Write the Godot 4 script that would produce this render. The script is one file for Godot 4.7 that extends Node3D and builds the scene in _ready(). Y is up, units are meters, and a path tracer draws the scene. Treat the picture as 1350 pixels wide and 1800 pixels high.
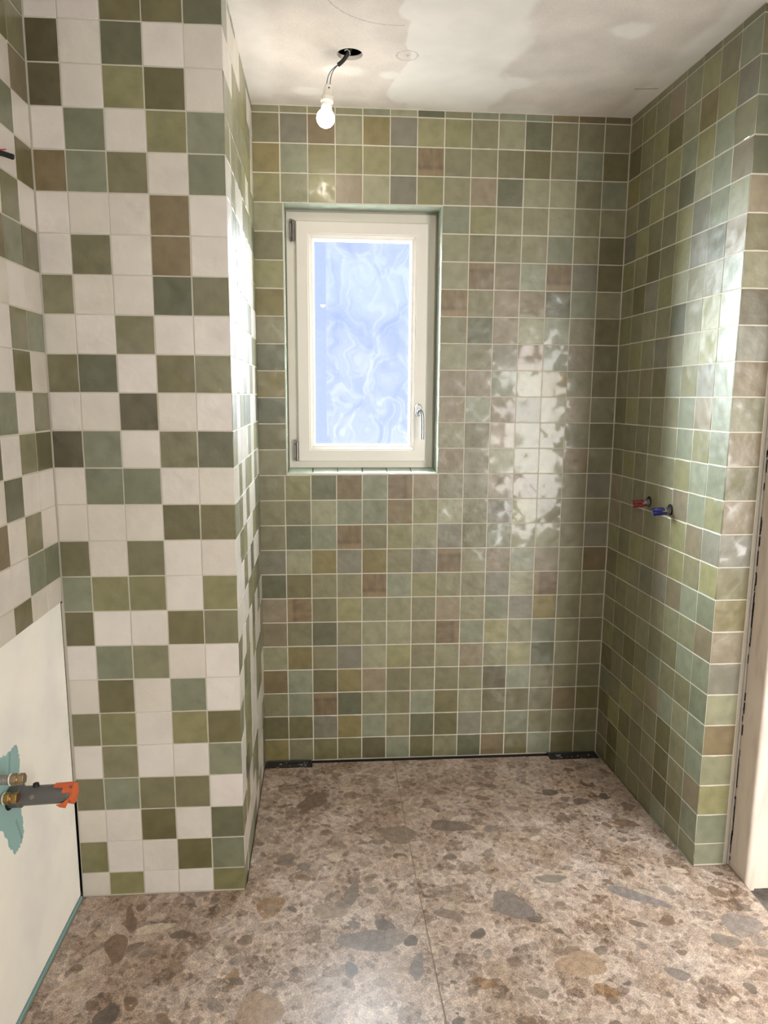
extends Node3D
# An unfinished shower room: zellige tiled niche, checkered partition, breccia floor.

const P := 0.102            # tile pitch
const CEIL := 2.56
var rng := RandomNumberGenerator.new()
var M := {}                 # materials
var tile_sets := {}         # code -> Array of materials
var meshes := {}
var used := {}

# ------------------------------------------------------------------ helpers
func numbered(called: String) -> String:
	var n: int = used.get(called, 0)
	used[called] = n + 1
	return called if n == 0 else "%s_%03d" % [called, n]

func tag(o: Node, label: String, category: String, group := "", kind := "") -> void:
	o.set_meta("label", label)
	o.set_meta("category", category)
	if group != "":
		o.set_meta("group", group)
	if kind != "":
		o.set_meta("kind", kind)

func thing(called: String, label: String, category: String, at := Vector3.ZERO, kind := "", group := "") -> Node3D:
	var o := Node3D.new()
	o.name = numbered(called)
	add_child(o)
	o.position = at
	tag(o, label, category, group, kind)
	return o

func part(called: String, mesh: Mesh, mat: Material, parent: Node, at := Vector3.ZERO, label := "") -> MeshInstance3D:
	var o := MeshInstance3D.new()
	var key := "%d/%s" % [parent.get_instance_id(), called]
	var n: int = used.get(key, 0)
	used[key] = n + 1
	o.name = called if n == 0 else "%s_%03d" % [called, n]
	o.mesh = mesh
	o.material_override = mat
	parent.add_child(o, true)
	o.position = at
	if label != "":
		o.set_meta("label", label)
	return o

func st_new() -> SurfaceTool:
	var s := SurfaceTool.new()
	s.begin(Mesh.PRIMITIVE_TRIANGLES)
	return s

func tri(s: SurfaceTool, a: Vector3, b: Vector3, c: Vector3, out: Vector3) -> void:
	# front faces run clockwise; `out` is roughly the outside
	if (b - a).cross(c - a).dot(out) > 0.0:
		var t := b
		b = c
		c = t
	s.add_vertex(a)
	s.add_vertex(b)
	s.add_vertex(c)

func quad(s: SurfaceTool, a: Vector3, b: Vector3, c: Vector3, d: Vector3, out: Vector3) -> void:
	tri(s, a, b, c, out)
	tri(s, a, c, d, out)

func flat(s: SurfaceTool) -> ArrayMesh:
	s.generate_normals()
	return s.commit()

func add_box(s: SurfaceTool, lo: Vector3, hi: Vector3, b := 0.0) -> void:
	# chamfered box
	s.set_smooth_group(-1)
	var c := (lo + hi) / 2.0
	var h := (hi - lo) / 2.0
	b = minf(b, minf(h.x, minf(h.y, h.z)) * 0.9)
	for ax in 3:
		for sg in [-1.0, 1.0]:
			var n := Vector3.ZERO
			n[ax] = sg
			var u := (ax + 1) % 3
			var w := (ax + 2) % 3
			var q := []
			for k in [[-1, -1], [1, -1], [1, 1], [-1, 1]]:
				var p := Vector3.ZERO
				p[ax] = sg * h[ax]
				p[u] = k[0] * (h[u] - b)
				p[w] = k[1] * (h[w] - b)
				q.append(c + p)
			quad(s, q[0], q[1], q[2], q[3], n)
	if b <= 0.0:
		return
	for ax in 3:
		var u := (ax + 1) % 3
		var w := (ax + 2) % 3
		for su in [-1.0, 1.0]:
			for sw in [-1.0, 1.0]:
				var p := [Vector3.ZERO, Vector3.ZERO, Vector3.ZERO, Vector3.ZERO]
				for k in 4:
					p[k][ax] = (h[ax] - b) * (1.0 if k == 1 or k == 2 else -1.0)
					p[k][u] = su * (h[u] if k < 2 else h[u] - b)
					p[k][w] = sw * (h[w] - b if k < 2 else h[w])
				var n := Vector3.ZERO
				n[u] = su
				n[w] = sw
				quad(s, c + p[0], c + p[1], c + p[2], c + p[3], n)
	for sx in [-1.0, 1.0]:
		for sy in [-1.0, 1.0]:
			for sz in [-1.0, 1.0]:
				var n := Vector3(sx, sy, sz)
				tri(s, c + n * Vector3(h.x, h.y - b, h.z - b), c + n * Vector3(h.x - b, h.y, h.z - b), c + n * Vector3(h.x - b, h.y - b, h.z), n)

func box(lo: Vector3, hi: Vector3, b := 0.0) -> ArrayMesh:
	var s := st_new()
	add_box(s, lo, hi, b)
	return flat(s)

func boxes(list: Array, b := 0.0) -> ArrayMesh:
	var s := st_new()
	for k in list:
		add_box(s, k[0], k[1], b)
	return flat(s)

func lathe(prof: Array, axis: Vector3, seg := 28, ripple := 0.0) -> ArrayMesh:
	# prof: [along, radius]; revolves about `axis` from the origin
	var s := st_new()
	var side := Vector3.UP if absf(axis.y) < 0.9 else Vector3.RIGHT
	var u := axis.cross(side).normalized()
	var w := axis.cross(u).normalized()
	s.set_smooth_group(1)
	for i in prof.size() - 1:
		var a: Array = prof[i]
		var b: Array = prof[i + 1]
		var da: float = b[0] - a[0]
		var dr: float = b[1] - a[1]
		s.set_smooth_group(1 if prof[i].size() < 3 else int(prof[i][2]))
		for k in seg:
			var t0 := TAU * k / seg
			var t1 := TAU * (k + 1) / seg
			var e0 := u * cos(t0) + w * sin(t0)
			var e1 := u * cos(t1) + w * sin(t1)
			var r0 := 1.0 + ripple * sin(t0 * 5.0 + i)
			var r1 := 1.0 + ripple * sin(t1 * 5.0 + i)
			var out := (e0 + e1) * da - axis * dr * 2.0
			if out.length() < 1e-9:
				out = e0
			quad(s, axis * a[0] + e0 * a[1] * r0, axis * a[0] + e1 * a[1] * r1, axis * b[0] + e1 * b[1] * r1, axis * b[0] + e0 * b[1] * r0, out)
	return flat(s)

func tube(points: Array, radius: float, seg := 10) -> ArrayMesh:
	var s := st_new()
	s.set_smooth_group(1)
	var rings := []
	var ref := Vector3(0.3, 0.2, 0.9).normalized()
	for i in points.size():
		var d: Vector3 = (points[mini(i + 1, points.size() - 1)] - points[maxi(i - 1, 0)]).normalized()
		var u := d.cross(ref).normalized()
		var w := d.cross(u).normalized()
		var ring := []
		for k in seg:
			ring.append(points[i] + (u * cos(TAU * k / seg) + w * sin(TAU * k / seg)) * radius)
		rings.append(ring)
	for i in rings.size() - 1:
		for k in seg:
			var j := (k + 1) % seg
			var mid: Vector3 = (points[i] + points[i + 1]) / 2.0
			quad(s, rings[i][k], rings[i][j], rings[i + 1][j], rings[i + 1][k], (rings[i][k] + rings[i][j] + rings[i + 1][k] + rings[i + 1][j]) / 4.0 - mid)
	s.set_smooth_group(-1)
	for e in [0, rings.size() - 1]:
		var d2: Vector3 = points[0] - points[1] if e == 0 else points[e] - points[e - 1]
		for k in seg:
			tri(s, points[e], rings[e][k], rings[e][(k + 1) % seg], d2)
	return flat(s)

func bezier(a: Vector3, b: Vector3, c: Vector3, d: Vector3, n := 14) -> Array:
	var out := []
	for i in n + 1:
		out.append(a.bezier_interpolate(b, c, d, float(i) / n))
	return out

func hexagon(len_: float, r: float, axis: Vector3) -> ArrayMesh:
	return lathe([[0.0, 0.0, -1], [0.0, r * 0.93, -1], [len_ * 0.12, r, -1], [len_ * 0.88, r, -1], [len_, r * 0.93, -1], [len_, 0.0, -1]], axis, 6)

func rect_frame(x0: float, x1: float, y0: float, y1: float, prof: Array) -> ArrayMesh:
	# mitred frame: profile points [inset, z] swept round a rectangle, in order from outside to inside
	var s := st_new()
	s.set_smooth_group(-1)
	for i in prof.size() - 1:
		var a: Array = prof[i]
		var b: Array = prof[i + 1]
		var ca := [Vector3(x0 + a[0], y0 + a[0], a[1]), Vector3(x1 - a[0], y0 + a[0], a[1]), Vector3(x1 - a[0], y1 - a[0], a[1]), Vector3(x0 + a[0], y1 - a[0], a[1])]
		var cb := [Vector3(x0 + b[0], y0 + b[0], b[1]), Vector3(x1 - b[0], y0 + b[0], b[1]), Vector3(x1 - b[0], y1 - b[0], b[1]), Vector3(x0 + b[0], y1 - b[0], b[1])]
		var inw := [Vector3(0, 1, 0), Vector3(-1, 0, 0), Vector3(0, -1, 0), Vector3(1, 0, 0)]
		for k in 4:
			var j := (k + 1) % 4
			# normal: turn the profile direction (inset, z) by 90 degrees
			var n: Vector3 = inw[k] * (a[1] - b[1]) + Vector3(0, 0, b[0] - a[0])
			quad(s, ca[k], ca[j], cb[j], cb[k], n)
	return flat(s)

# ------------------------------------------------------------------ textures
func noise(freq: float, sd: int, oct := 3, kind := FastNoiseLite.TYPE_SIMPLEX_SMOOTH) -> FastNoiseLite:
	var n := FastNoiseLite.new()
	n.noise_type = kind
	n.seed = sd
	n.frequency = freq
	n.fractal_octaves = oct
	return n

func noise_tex(n: FastNoiseLite, size: int, ramp: Array, as_normal := false, bump := 4.0) -> NoiseTexture2D:
	var t := NoiseTexture2D.new()
	t.width = size
	t.height = size
	t.seamless = true
	t.noise = n
	if as_normal:
		t.as_normal_map = true
		t.bump_strength = bump
	elif ramp.size():
		var g := Gradient.new()
		g.offsets = PackedFloat32Array([0.0, 0.5, 1.0])
		g.colors = PackedColorArray(ramp)
		t.color_ramp = g
	return t

func img_of(n: FastNoiseLite, w: int, h: int) -> PackedByteArray:
	var im := n.get_image(w, h, false, false, true)
	im.convert(Image.FORMAT_L8)
	return im.get_data()

func mat(col: Color, rough := 0.6, metal := 0.0) -> StandardMaterial3D:
	var m := StandardMaterial3D.new()
	m.albedo_color = col
	m.roughness = rough
	m.metallic = metal
	return m

func c8(r: float, g: float, b: float) -> Color:
	return Color(r / 255.0, g / 255.0, b / 255.0)

func floor_texture() -> ImageTexture:
	# breccia slab: covers x -0.5..1.6, z 0..1.75 of the room
	var w := 1536
	var h := 1280
	var fine := img_of(noise(0.22, 11, 2, FastNoiseLite.TYPE_SIMPLEX), w, h)
	var mid := img_of(noise(0.045, 12, 3), w, h)
	var big := img_of(noise(0.006, 13, 3), w, h)
	var sn := noise(0.030, 15, 3)
	sn.domain_warp_enabled = true
	sn.domain_warp_amplitude = 22.0
	sn.domain_warp_frequency = 0.02
	var str_ := img_of(sn, w, h)
	var cn := noise(0.085, 14, 2, FastNoiseLite.TYPE_CELLULAR)
	cn.cellular_return_type = FastNoiseLite.RETURN_DISTANCE2_SUB
	cn.domain_warp_enabled = true
	cn.domain_warp_amplitude = 12.0
	cn.domain_warp_frequency = 0.05
	var cell := img_of(cn, w, h)
	# angular fragments: every Voronoi cell has a tone of its own, parted by pale cement
	var frag := noise(0.028, 16, 1, FastNoiseLite.TYPE_CELLULAR)
	frag.cellular_jitter = 1.2
	frag.domain_warp_enabled = true
	frag.domain_warp_amplitude = 16.0
	frag.domain_warp_frequency = 0.03
	frag.cellular_return_type = FastNoiseLite.RETURN_CELL_VALUE
	var tone := img_of(frag, w, h)
	frag.cellular_return_type = FastNoiseLite.RETURN_DISTANCE2_SUB
	var seam := img_of(frag, w, h)
	var grit := noise(0.11, 17, 1, FastNoiseLite.TYPE_CELLULAR)
	grit.cellular_return_type = FastNoiseLite.RETURN_CELL_VALUE
	grit.domain_warp_enabled = true
	grit.domain_warp_amplitude = 6.0
	grit.domain_warp_frequency = 0.08
	var chip := img_of(grit, w, h)
	var buf := PackedByteArray()
	buf.resize(w * h * 3)
	for i in w * h:
		var f := fine[i] / 255.0 - 0.5
		var m := mid[i] / 255.0
		var b := big[i] / 255.0 - 0.5
		var t := tone[i] / 255.0
		var g := chip[i] / 255.0
		var v := 0.50 + 0.50 * f + 0.26 * (m - 0.5) + 0.34 * b + 0.20 * (t - 0.5) + 0.17 * (g - 0.5)
		if t < 0.16 and m < 0.6:
			v -= 0.11
		if g < 0.10:
			v -= 0.15
		if seam[i] < 26:
			v += 0.16 * (26 - seam[i]) / 26.0
		if cell[i] < 30:
			v += 0.07
		v -= 0.9 * maxf(0.0, 0.05 - absf(str_[i] / 255.0 - 0.5)) * (1.0 if m < 0.5 else 0.0) * 1.6
		v = clampf(v, 0.0, 1.0)
		var warm := (m - 0.5 - b) * 6.0 + 2.0
		buf[i * 3] = int(clampf(94.0 + 126.0 * v + warm, 0, 255))
		buf[i * 3 + 1] = int(clampf(77.0 + 126.0 * v, 0, 255))
		buf[i * 3 + 2] = int(clampf(65.0 + 126.0 * v - warm, 0, 255))
	var sx := w / 2.1
	var list := []
	var known := []
	# clasts that the photograph lets one recognise: x, z, rx, rz, turn, colour
	var grey := Vector3(118, 108, 102)
	var dark := Vector3(98, 88, 80)
	var brown := Vector3(120, 98, 80)
	var pale := Vector3(196, 182, 164)
	for k in [[0.382, 1.051, 0.072, 0.043, 0.2, grey], [0.46, 1.04, 0.035, 0.03, 0.9, Vector3(136, 124, 114)], [0.816, 0.94, 0.052, 0.062, -0.5, grey], [0.70, 0.527, 0.07, 0.036, 0.1, Vector3(112, 98, 88)],
			[0.51, 0.565, 0.07, 0.045, 0.2, Vector3(128, 112, 99)], [1.205, 0.925, 0.085, 0.024, 0.5, Vector3(126, 118, 114)], [0.209, 0.335, 0.045, 0.06, 0.9, Vector3(112, 94, 80)], [-0.312, 1.03, 0.028, 0.055, -0.5, brown],
			[1.381, 1.117, 0.036, 0.026, 0.1, Vector3(126, 116, 108)], [-0.30, 0.93, 0.015, 0.05, -0.3, brown], [-0.225, 0.965, 0.055, 0.018, -0.3, pale], [0.506, 1.15, 0.016, 0.05, 0.3, grey], [0.50, 1.06, 0.02, 0.02, 0.0, dark],
			[0.34, 0.86, 0.02, 0.05, 0.15, Vector3(120, 108, 98)], [0.87, 1.0, 0.026, 0.012, 0.0, dark], [0.62, 0.965, 0.04, 0.02, 0.5, Vector3(126, 110, 98)], [0.95, 1.17, 0.06, 0.045, 0.2, Vector3(158, 134, 112)], [0.10, 1.26, 0.05, 0.06, 0.3, Vector3(150, 126, 104)],
			[-0.27, 1.25, 0.026, 0.035, 0.2, dark], [0.33, 1.15, 0.016, 0.028, 0.1, Vector3(104, 98, 96)], [1.46, 1.06, 0.05, 0.05, 0.4, Vector3(134, 124, 118)], [1.19, 1.22, 0.03, 0.02, 0.3, grey], [1.33, 0.55, 0.05, 0.02, 0.2, brown], [1.12, 0.33, 0.035, 0.02, 0.1, dark],
			[1.32, 0.37, 0.02, 0.02, 0.1, dark], [0.85, 0.35, 0.03, 0.015, 0.3, brown], [0.97, 0.83, 0.05, 0.018, 0.1, Vector3(128, 118, 106)], [0.13, 0.68, 0.03, 0.03, 0.1, Vector3(116, 104, 94)], [0.27, 0.93, 0.05, 0.03, 0.4, Vector3(150, 134, 118)]]:
		known.append(k + [0.9])
	for k in [[0.673, 1.216, 0.03, 0.02], [0.097, 0.899, 0.035, 0.05], [0.02, 1.16, 0.02, 0.03], [0.98, 1.26, 0.03, 0.02]]:
		list.append([k[0], k[1], k[2], k[3], 0.3, Vector3(118, 84, 48), 0.5])
	for i in 2600:
		var r := 0.0022 + 0.026 * pow(rng.randf(), 5.0)
		var q := rng.randf()
		var col := dark.lerp(brown, rng.randf()) if q < 0.42 else grey.lerp(Vector3(150, 132, 114), rng.randf()) if q < 0.74 else pale.lerp(Vector3(168, 148, 126), rng.randf())
		list.append([rng.randf_range(-0.5, 1.6), rng.randf_range(0.0, 1.75), r, r * rng.randf_range(0.4, 0.9), rng.randf_range(-0.7, 0.9), col, rng.randf_range(0.45, 0.9)])
	list.append_array(known)
	for k in list:
		var cx: float = (k[0] + 0.5) * sx
		var cz: float = k[1] * sx
		var rx: float = k[2] * sx
		var rz: float = k[3] * sx
		var ca := cos(float(k[4]))
		var sa := sin(float(k[4]))
		var p1 := rng.randf() * TAU
		var p2 := rng.randf() * TAU
		var p3 := rng.randf() * TAU
		var R := int(maxf(rx, rz) * 1.45) + 2
		var col: Vector3 = k[5]
		var op: float = k[6]
		var soft := 1.0 / maxf(minf(rx, rz), 2.0)
		for y in range(maxi(0, int(cz) - R), mini(h, int(cz) + R + 1)):
			for x in range(maxi(0, int(cx) - R), mini(w, int(cx) + R + 1)):
				var dx := x - cx
				var dy := y - cz
				var u := (dx * ca + dy * sa) / rx
				var v2 := (dy * ca - dx * sa) / rz
				var rr := sqrt(u * u + v2 * v2)
				if rr > 1.5:
					continue
				var th := atan2(v2, u)
				var lim := 1.0 + 0.12 * sin(2.0 * th + p1) + 0.10 * sin(3.0 * th + p2) + 0.04 * sin(5.0 * th + p3)
				var a := clampf((lim - rr) / soft + 0.5, 0.0, 1.0) * op
				if a <= 0.0:
					continue
				var i2 := y * w + x
				var g := 1.0 + 0.28 * (fine[i2] / 255.0 - 0.5) + 0.26 * (mid[i2] / 255.0 - 0.5)
				buf[i2 * 3] = int(clampf(lerpf(buf[i2 * 3], col.x * g, a), 0, 255))
				buf[i2 * 3 + 1] = int(clampf(lerpf(buf[i2 * 3 + 1], col.y * g, a), 0, 255))
				buf[i2 * 3 + 2] = int(clampf(lerpf(buf[i2 * 3 + 2], col.z * g, a), 0, 255))
	return ImageTexture.create_from_image(Image.create_from_data(w, h, false, Image.FORMAT_RGB8, buf))

func ceiling_texture() -> ImageTexture:
	# plasterboard with filler over the joints: covers x -0.5..1.6, z 0..2.1
	var s := 768
	var k := s / 2.1
	var edge := noise(0.011, 31, 4)
	var cloud := img_of(noise(0.012, 32, 4), s, s)
	var fine := img_of(noise(0.25, 33, 2), s, s)
	var buf := PackedByteArray()
	buf.resize(s * s * 3)
	for y in s:
		var z := y / k
		for x in s:
			var X := x / k - 0.5
			var wob := edge.get_noise_2d(x, y * 0.6) * 0.09
			var a := smoothstep(0.0, 0.02, X + wob - 0.52) * (1.0 - smoothstep(0.0, 0.07, X + wob - 0.86 + z * 0.05))   # joint filler
			a = maxf(a, smoothstep(0.0, 0.05, X + wob * 0.5 - 1.33) * 0.9)                                            # along the right wall
			a = maxf(a, (1.0 - smoothstep(0.0, 0.06, X + wob * 0.6 - 0.075)) * 0.6)
			a = maxf(a, (1.0 - smoothstep(0.0, 0.05, z + wob * 0.7 - 0.05)) * 0.55)
			for sp in [[0.91, 0.255, 0.06], [0.36, 0.285, 0.055], [0.30, 0.30, 0.04], [0.49, 0.27, 0.045], [0.20, 0.12, 0.05], [1.15, 0.62, 0.05]]:
				var d := Vector2((X - sp[0]) / 1.4, z - sp[1]).length() + wob * 0.35
				a = maxf(a, (1.0 - smoothstep(sp[2] * 0.45, sp[2], d)) * 0.85)
			var i := y * s + x
			var c := cloud[i] / 255.0 - 0.5
			var f := fine[i] / 255.0 - 0.5
			var board := Vector3(221, 213, 206) * (1.0 + 0.11 * c + 0.05 * f)
			var fill := Vector3(238, 234, 229) * (1.0 + 0.06 * c)
			var col := board.lerp(fill, a)
			# pencil marks: a circle with a cross, and one long arc
			var e1 := absf(Vector2(X - 0.527, z - 0.412).length() - 0.033)
			var e2 := absf(Vector2(X - 0.47, z - 0.80).length() - 0.21)
			if e1 < 0.0016 or (e2 < 0.0016 and X < 0.5) or (absf(X - 0.527) < 0.0016 and absf(z - 0.412) < 0.008) or (absf(z - 0.412) < 0.0016 and absf(X - 0.527) < 0.007):
				col *= 0.82
			if absf(z - 0.245 - (X - 1.37) * 0.12) < 0.003 and X > 1.33 and X < 1.41:
				col *= 0.72
			buf[i * 3] = int(clampf(col.x, 0, 255))
			buf[i * 3 + 1] = int(clampf(col.y, 0, 255))
			buf[i * 3 + 2] = int(clampf(col.z, 0, 255))
	return ImageTexture.create_from_image(Image.create_from_data(s, s, false, Image.FORMAT_RGB8, buf))

func film_texture() -> ImageTexture:
	# smeared protective film with trapped air on the lit pane
	var w := 320
	var h := 640
	var warp := noise(0.007, 41, 2)
	var ridge := noise(0.012, 42, 2)
	ridge.fractal_type = FastNoiseLite.FRACTAL_RIDGED
	var fine := noise(0.045, 43, 3)
	var buf := PackedByteArray()
	buf.resize(w * h * 3)
	for y in h:
		var t := float(y) / h
		for x in w:
			var s := float(x) / w
			var wx := x + 60.0 * warp.get_noise_2d(x, y)
			var wy := y + 60.0 * warp.get_noise_2d(x + 500, y)
			var r := ridge.get_noise_2d(wx * 1.1, wy * 0.6)
			var b := warp.get_noise_2d(wx * 1.6 + 90, wy * 0.8)
			var f := fine.get_noise_2d(wx * 1.5, wy)
			var light := 0.40 + 0.42 * b + 0.30 * smoothstep(0.25, 0.8, r) + 0.12 * f
			light += 0.25 * exp(-pow((t - 0.22) / 0.16, 2.0)) - 0.18 * exp(-pow((t - 0.42) / 0.10, 2.0)) + 0.05 * (t - 0.5)
			if s < 0.125:
				light = 0.24 + 0.10 * f
			light = clampf(light, 0.0, 1.0)
			var teal := exp(-pow((t - 0.22) / 0.2, 2.0)) * 0.6
			var col := Vector3(166, 182, 226).lerp(Vector3(238, 244, 252), light)
			col = col.lerp(Vector3(190, 222, 236), teal * light * 0.6)
			var i := (y * w + x) * 3
			buf[i] = int(clampf(col.x, 0, 255))
			buf[i + 1] = int(clampf(col.y, 0, 255))
			buf[i + 2] = int(clampf(col.z, 0, 255))
	return ImageTexture.create_from_image(Image.create_from_data(w, h, false, Image.FORMAT_RGB8, buf))

func banded_texture() -> ImageTexture:
	# a glaze that ran thin along one edge of the tile
	var s := 128
	var n := noise(0.03, 51, 3)
	var buf := PackedByteArray()
	buf.resize(s * s * 3)
	for y in s:
		for x in s:
			var f := n.get_noise_2d(x, y * 0.4)
			var v := 0.86 + 0.10 * f
			var d := absf(y - 90.0 - f * 6.0)
			v -= 0.09 * exp(-d * d / 120.0)
			v += 0.07 * smoothstep(92.0, 100.0, y + f * 6.0)
			var i := (y * s + x) * 3
			buf[i] = int(clampf(v * 255, 0, 255))
			buf[i + 1] = int(clampf((v - 0.01) * 255, 0, 255))
			buf[i + 2] = int(clampf((v - 0.03) * 255, 0, 255))
	return ImageTexture.create_from_image(Image.create_from_data(s, s, false, Image.FORMAT_RGB8, buf))

func make_materials() -> void:
	var cloud := noise_tex(noise(0.013, 21, 5), 512, [Color(0.87, 0.875, 0.865), Color(0.955, 0.955, 0.95), Color(1, 1, 0.995)])
	var faint := noise_tex(noise(0.008, 24, 4), 256, [Color(0.955, 0.95, 0.95), Color(0.985, 0.983, 0.98), Color(1, 1, 0.995)])
	var relief := noise_tex(noise(0.016, 22, 3), 512, [])
	var band := banded_texture()
	var palette := {
		"G": c8(119, 115, 87), "g": c8(137, 136, 109), "O": c8(98, 92, 58), "o": c8(131, 128, 88), "Y": c8(123, 111, 66), "T": c8(123, 128, 107), "D": c8(88, 90, 67),
		"B": c8(114, 97, 67), "b": c8(129, 116, 94), "N": c8(130, 110, 80), "M": c8(115, 112, 99), "K": c8(80, 72, 48), "P": c8(176, 190, 174), "W": c8(208, 202, 194),  # P is paled so the reveal tiles carry window light in their colour
	}
	for code in palette:
		var set_ := []
		for k in 3:
			var col: Color = palette[code]
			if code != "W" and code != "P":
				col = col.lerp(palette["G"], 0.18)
			var j := 1.0 + (k - 1) * (0.05 if code != "W" else 0.02)
			var m := mat(Color(clampf(col.r * j, 0, 1), clampf(col.g * j, 0, 1), clampf(col.b * (j + (k - 1) * 0.012), 0, 1)), 0.42)
			m.clearcoat_enabled = true
			m.clearcoat = 0.36
			m.metallic_specular = 0.58
			m.clearcoat_roughness = 0.10
			m.resource_name = "glaze_%s_%d" % [code, k]
			m.albedo_texture = cloud if code != "W" else faint
			m.uv1_triplanar = true
			m.uv1_world_triplanar = true
			m.uv1_scale = Vector3(2.2, 2.2, 2.2)
			m.uv1_offset = Vector3(rng.randf(), rng.randf(), rng.randf())
			m.heightmap_enabled = true
			m.heightmap_texture = relief
			m.heightmap_scale = 0.10
			set_.append(m)
		if code == "N":
			for m in set_:
				m.albedo_texture = band
				m.uv1_world_triplanar = false
				m.uv1_scale = Vector3(9.8, 9.8, 9.8)
				m.uv1_offset = Vector3(0.5, 0.5, 0.5)
				m.heightmap_enabled = false
		tile_sets[code] = set_
	M.grout = mat(c8(188, 182, 168), 0.85)
	M.floor_joint = mat(c8(150, 136, 118), 0.85)
	M.plaster = mat(c8(232, 228, 216), 0.75)
	var pn := noise_tex(noise(0.006, 61, 4), 512, [Color(0.94, 0.94, 0.95), Color(0.98, 0.98, 0.975), Color(1, 1, 0.985)])
	M.skim = mat(c8(245, 243, 238), 0.7)
	M.skim.albedo_texture = pn
	M.skim.uv1_triplanar = true
	M.skim.uv1_world_triplanar = true
	M.skim.uv1_scale = Vector3(0.9, 0.9, 0.9)
	M.dark = mat(c8(34, 31, 28), 0.9)
	M.teal = mat(c8(146, 182, 182), 0.5)
	M.teal_dark = mat(c8(124, 160, 160), 0.5)
	M.frame = mat(c8(206, 200, 192), 0.42)
	M.frame_edge = mat(c8(204, 198, 186), 0.45)
	M.bead = mat(c8(238, 236, 228), 0.4)
	M.metal = mat(c8(150, 150, 150), 0.34, 1.0)
	M.hinge = mat(c8(120, 116, 110), 0.35, 0.9)
	M.pvc = mat(c8(92, 90, 88), 0.4)
	M.brass = mat(c8(176, 138, 84), 0.35, 1.0)
	M.brass_dull = mat(c8(150, 134, 112), 0.5, 0.8)
	M.galv = mat(c8(150, 146, 140), 0.5, 0.6)
	M.tape = mat(c8(208, 98, 52), 0.45)
	M.red = mat(c8(122, 22, 34), 0.3)
	M.blue = mat(c8(26, 34, 106), 0.3)
	M.hole = mat(c8(14, 13, 12), 0.95)
	M.rubber = mat(c8(22, 22, 22), 0.6)
	M.wire_blue = mat(c8(60, 112, 140), 0.45)
	M.wire_brown = mat(c8(104, 62, 54), 0.45)
	M.wire_red = mat(c8(190, 24, 60), 0.45)
	M.holder = mat(c8(232, 226, 216), 0.4)
	M.mortar = mat(c8(128, 124, 118), 0.9)
	M.steel_dark = mat(c8(58, 56, 54), 0.45, 0.3)
	M.wood_paint = mat(c8(226, 214, 202), 0.4)
	var wn := noise_tex(noise(0.02, 63, 4), 256, [Color(0.86, 0.85, 0.84), Color(0.97, 0.97, 0.97), Color(1, 1, 1)])
	M.wood_paint.albedo_texture = wn
	M.wood_paint.uv1_triplanar = true
	M.wood_paint.uv1_world_triplanar = true
	M.wood_paint.uv1_scale = Vector3(3, 0.7, 3)
	var sn := noise_tex(noise(0.02, 62, 5), 256, [Color(0.5, 0.5, 0.5), Color(0.85, 0.85, 0.85), Color(1, 1, 1)])
	M.screed = mat(c8(122, 116, 110), 0.9)
	M.screed.albedo_texture = sn
	M.screed.uv1_triplanar = true
	M.screed.uv1_world_triplanar = true
	M.screed.uv1_scale = Vector3(2.5, 2.5, 2.5)
	M.stone = mat(Color(1, 1, 1), 0.32)
	M.stone.albedo_texture = floor_texture()
	M.stone.heightmap_enabled = true
	M.stone.heightmap_texture = noise_tex(noise(0.05, 64, 4), 256, [])
	M.stone.heightmap_scale = 0.02
	M.ceiling = mat(Color(1, 1, 1), 0.85)
	M.ceiling.albedo_texture = ceiling_texture()

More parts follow.
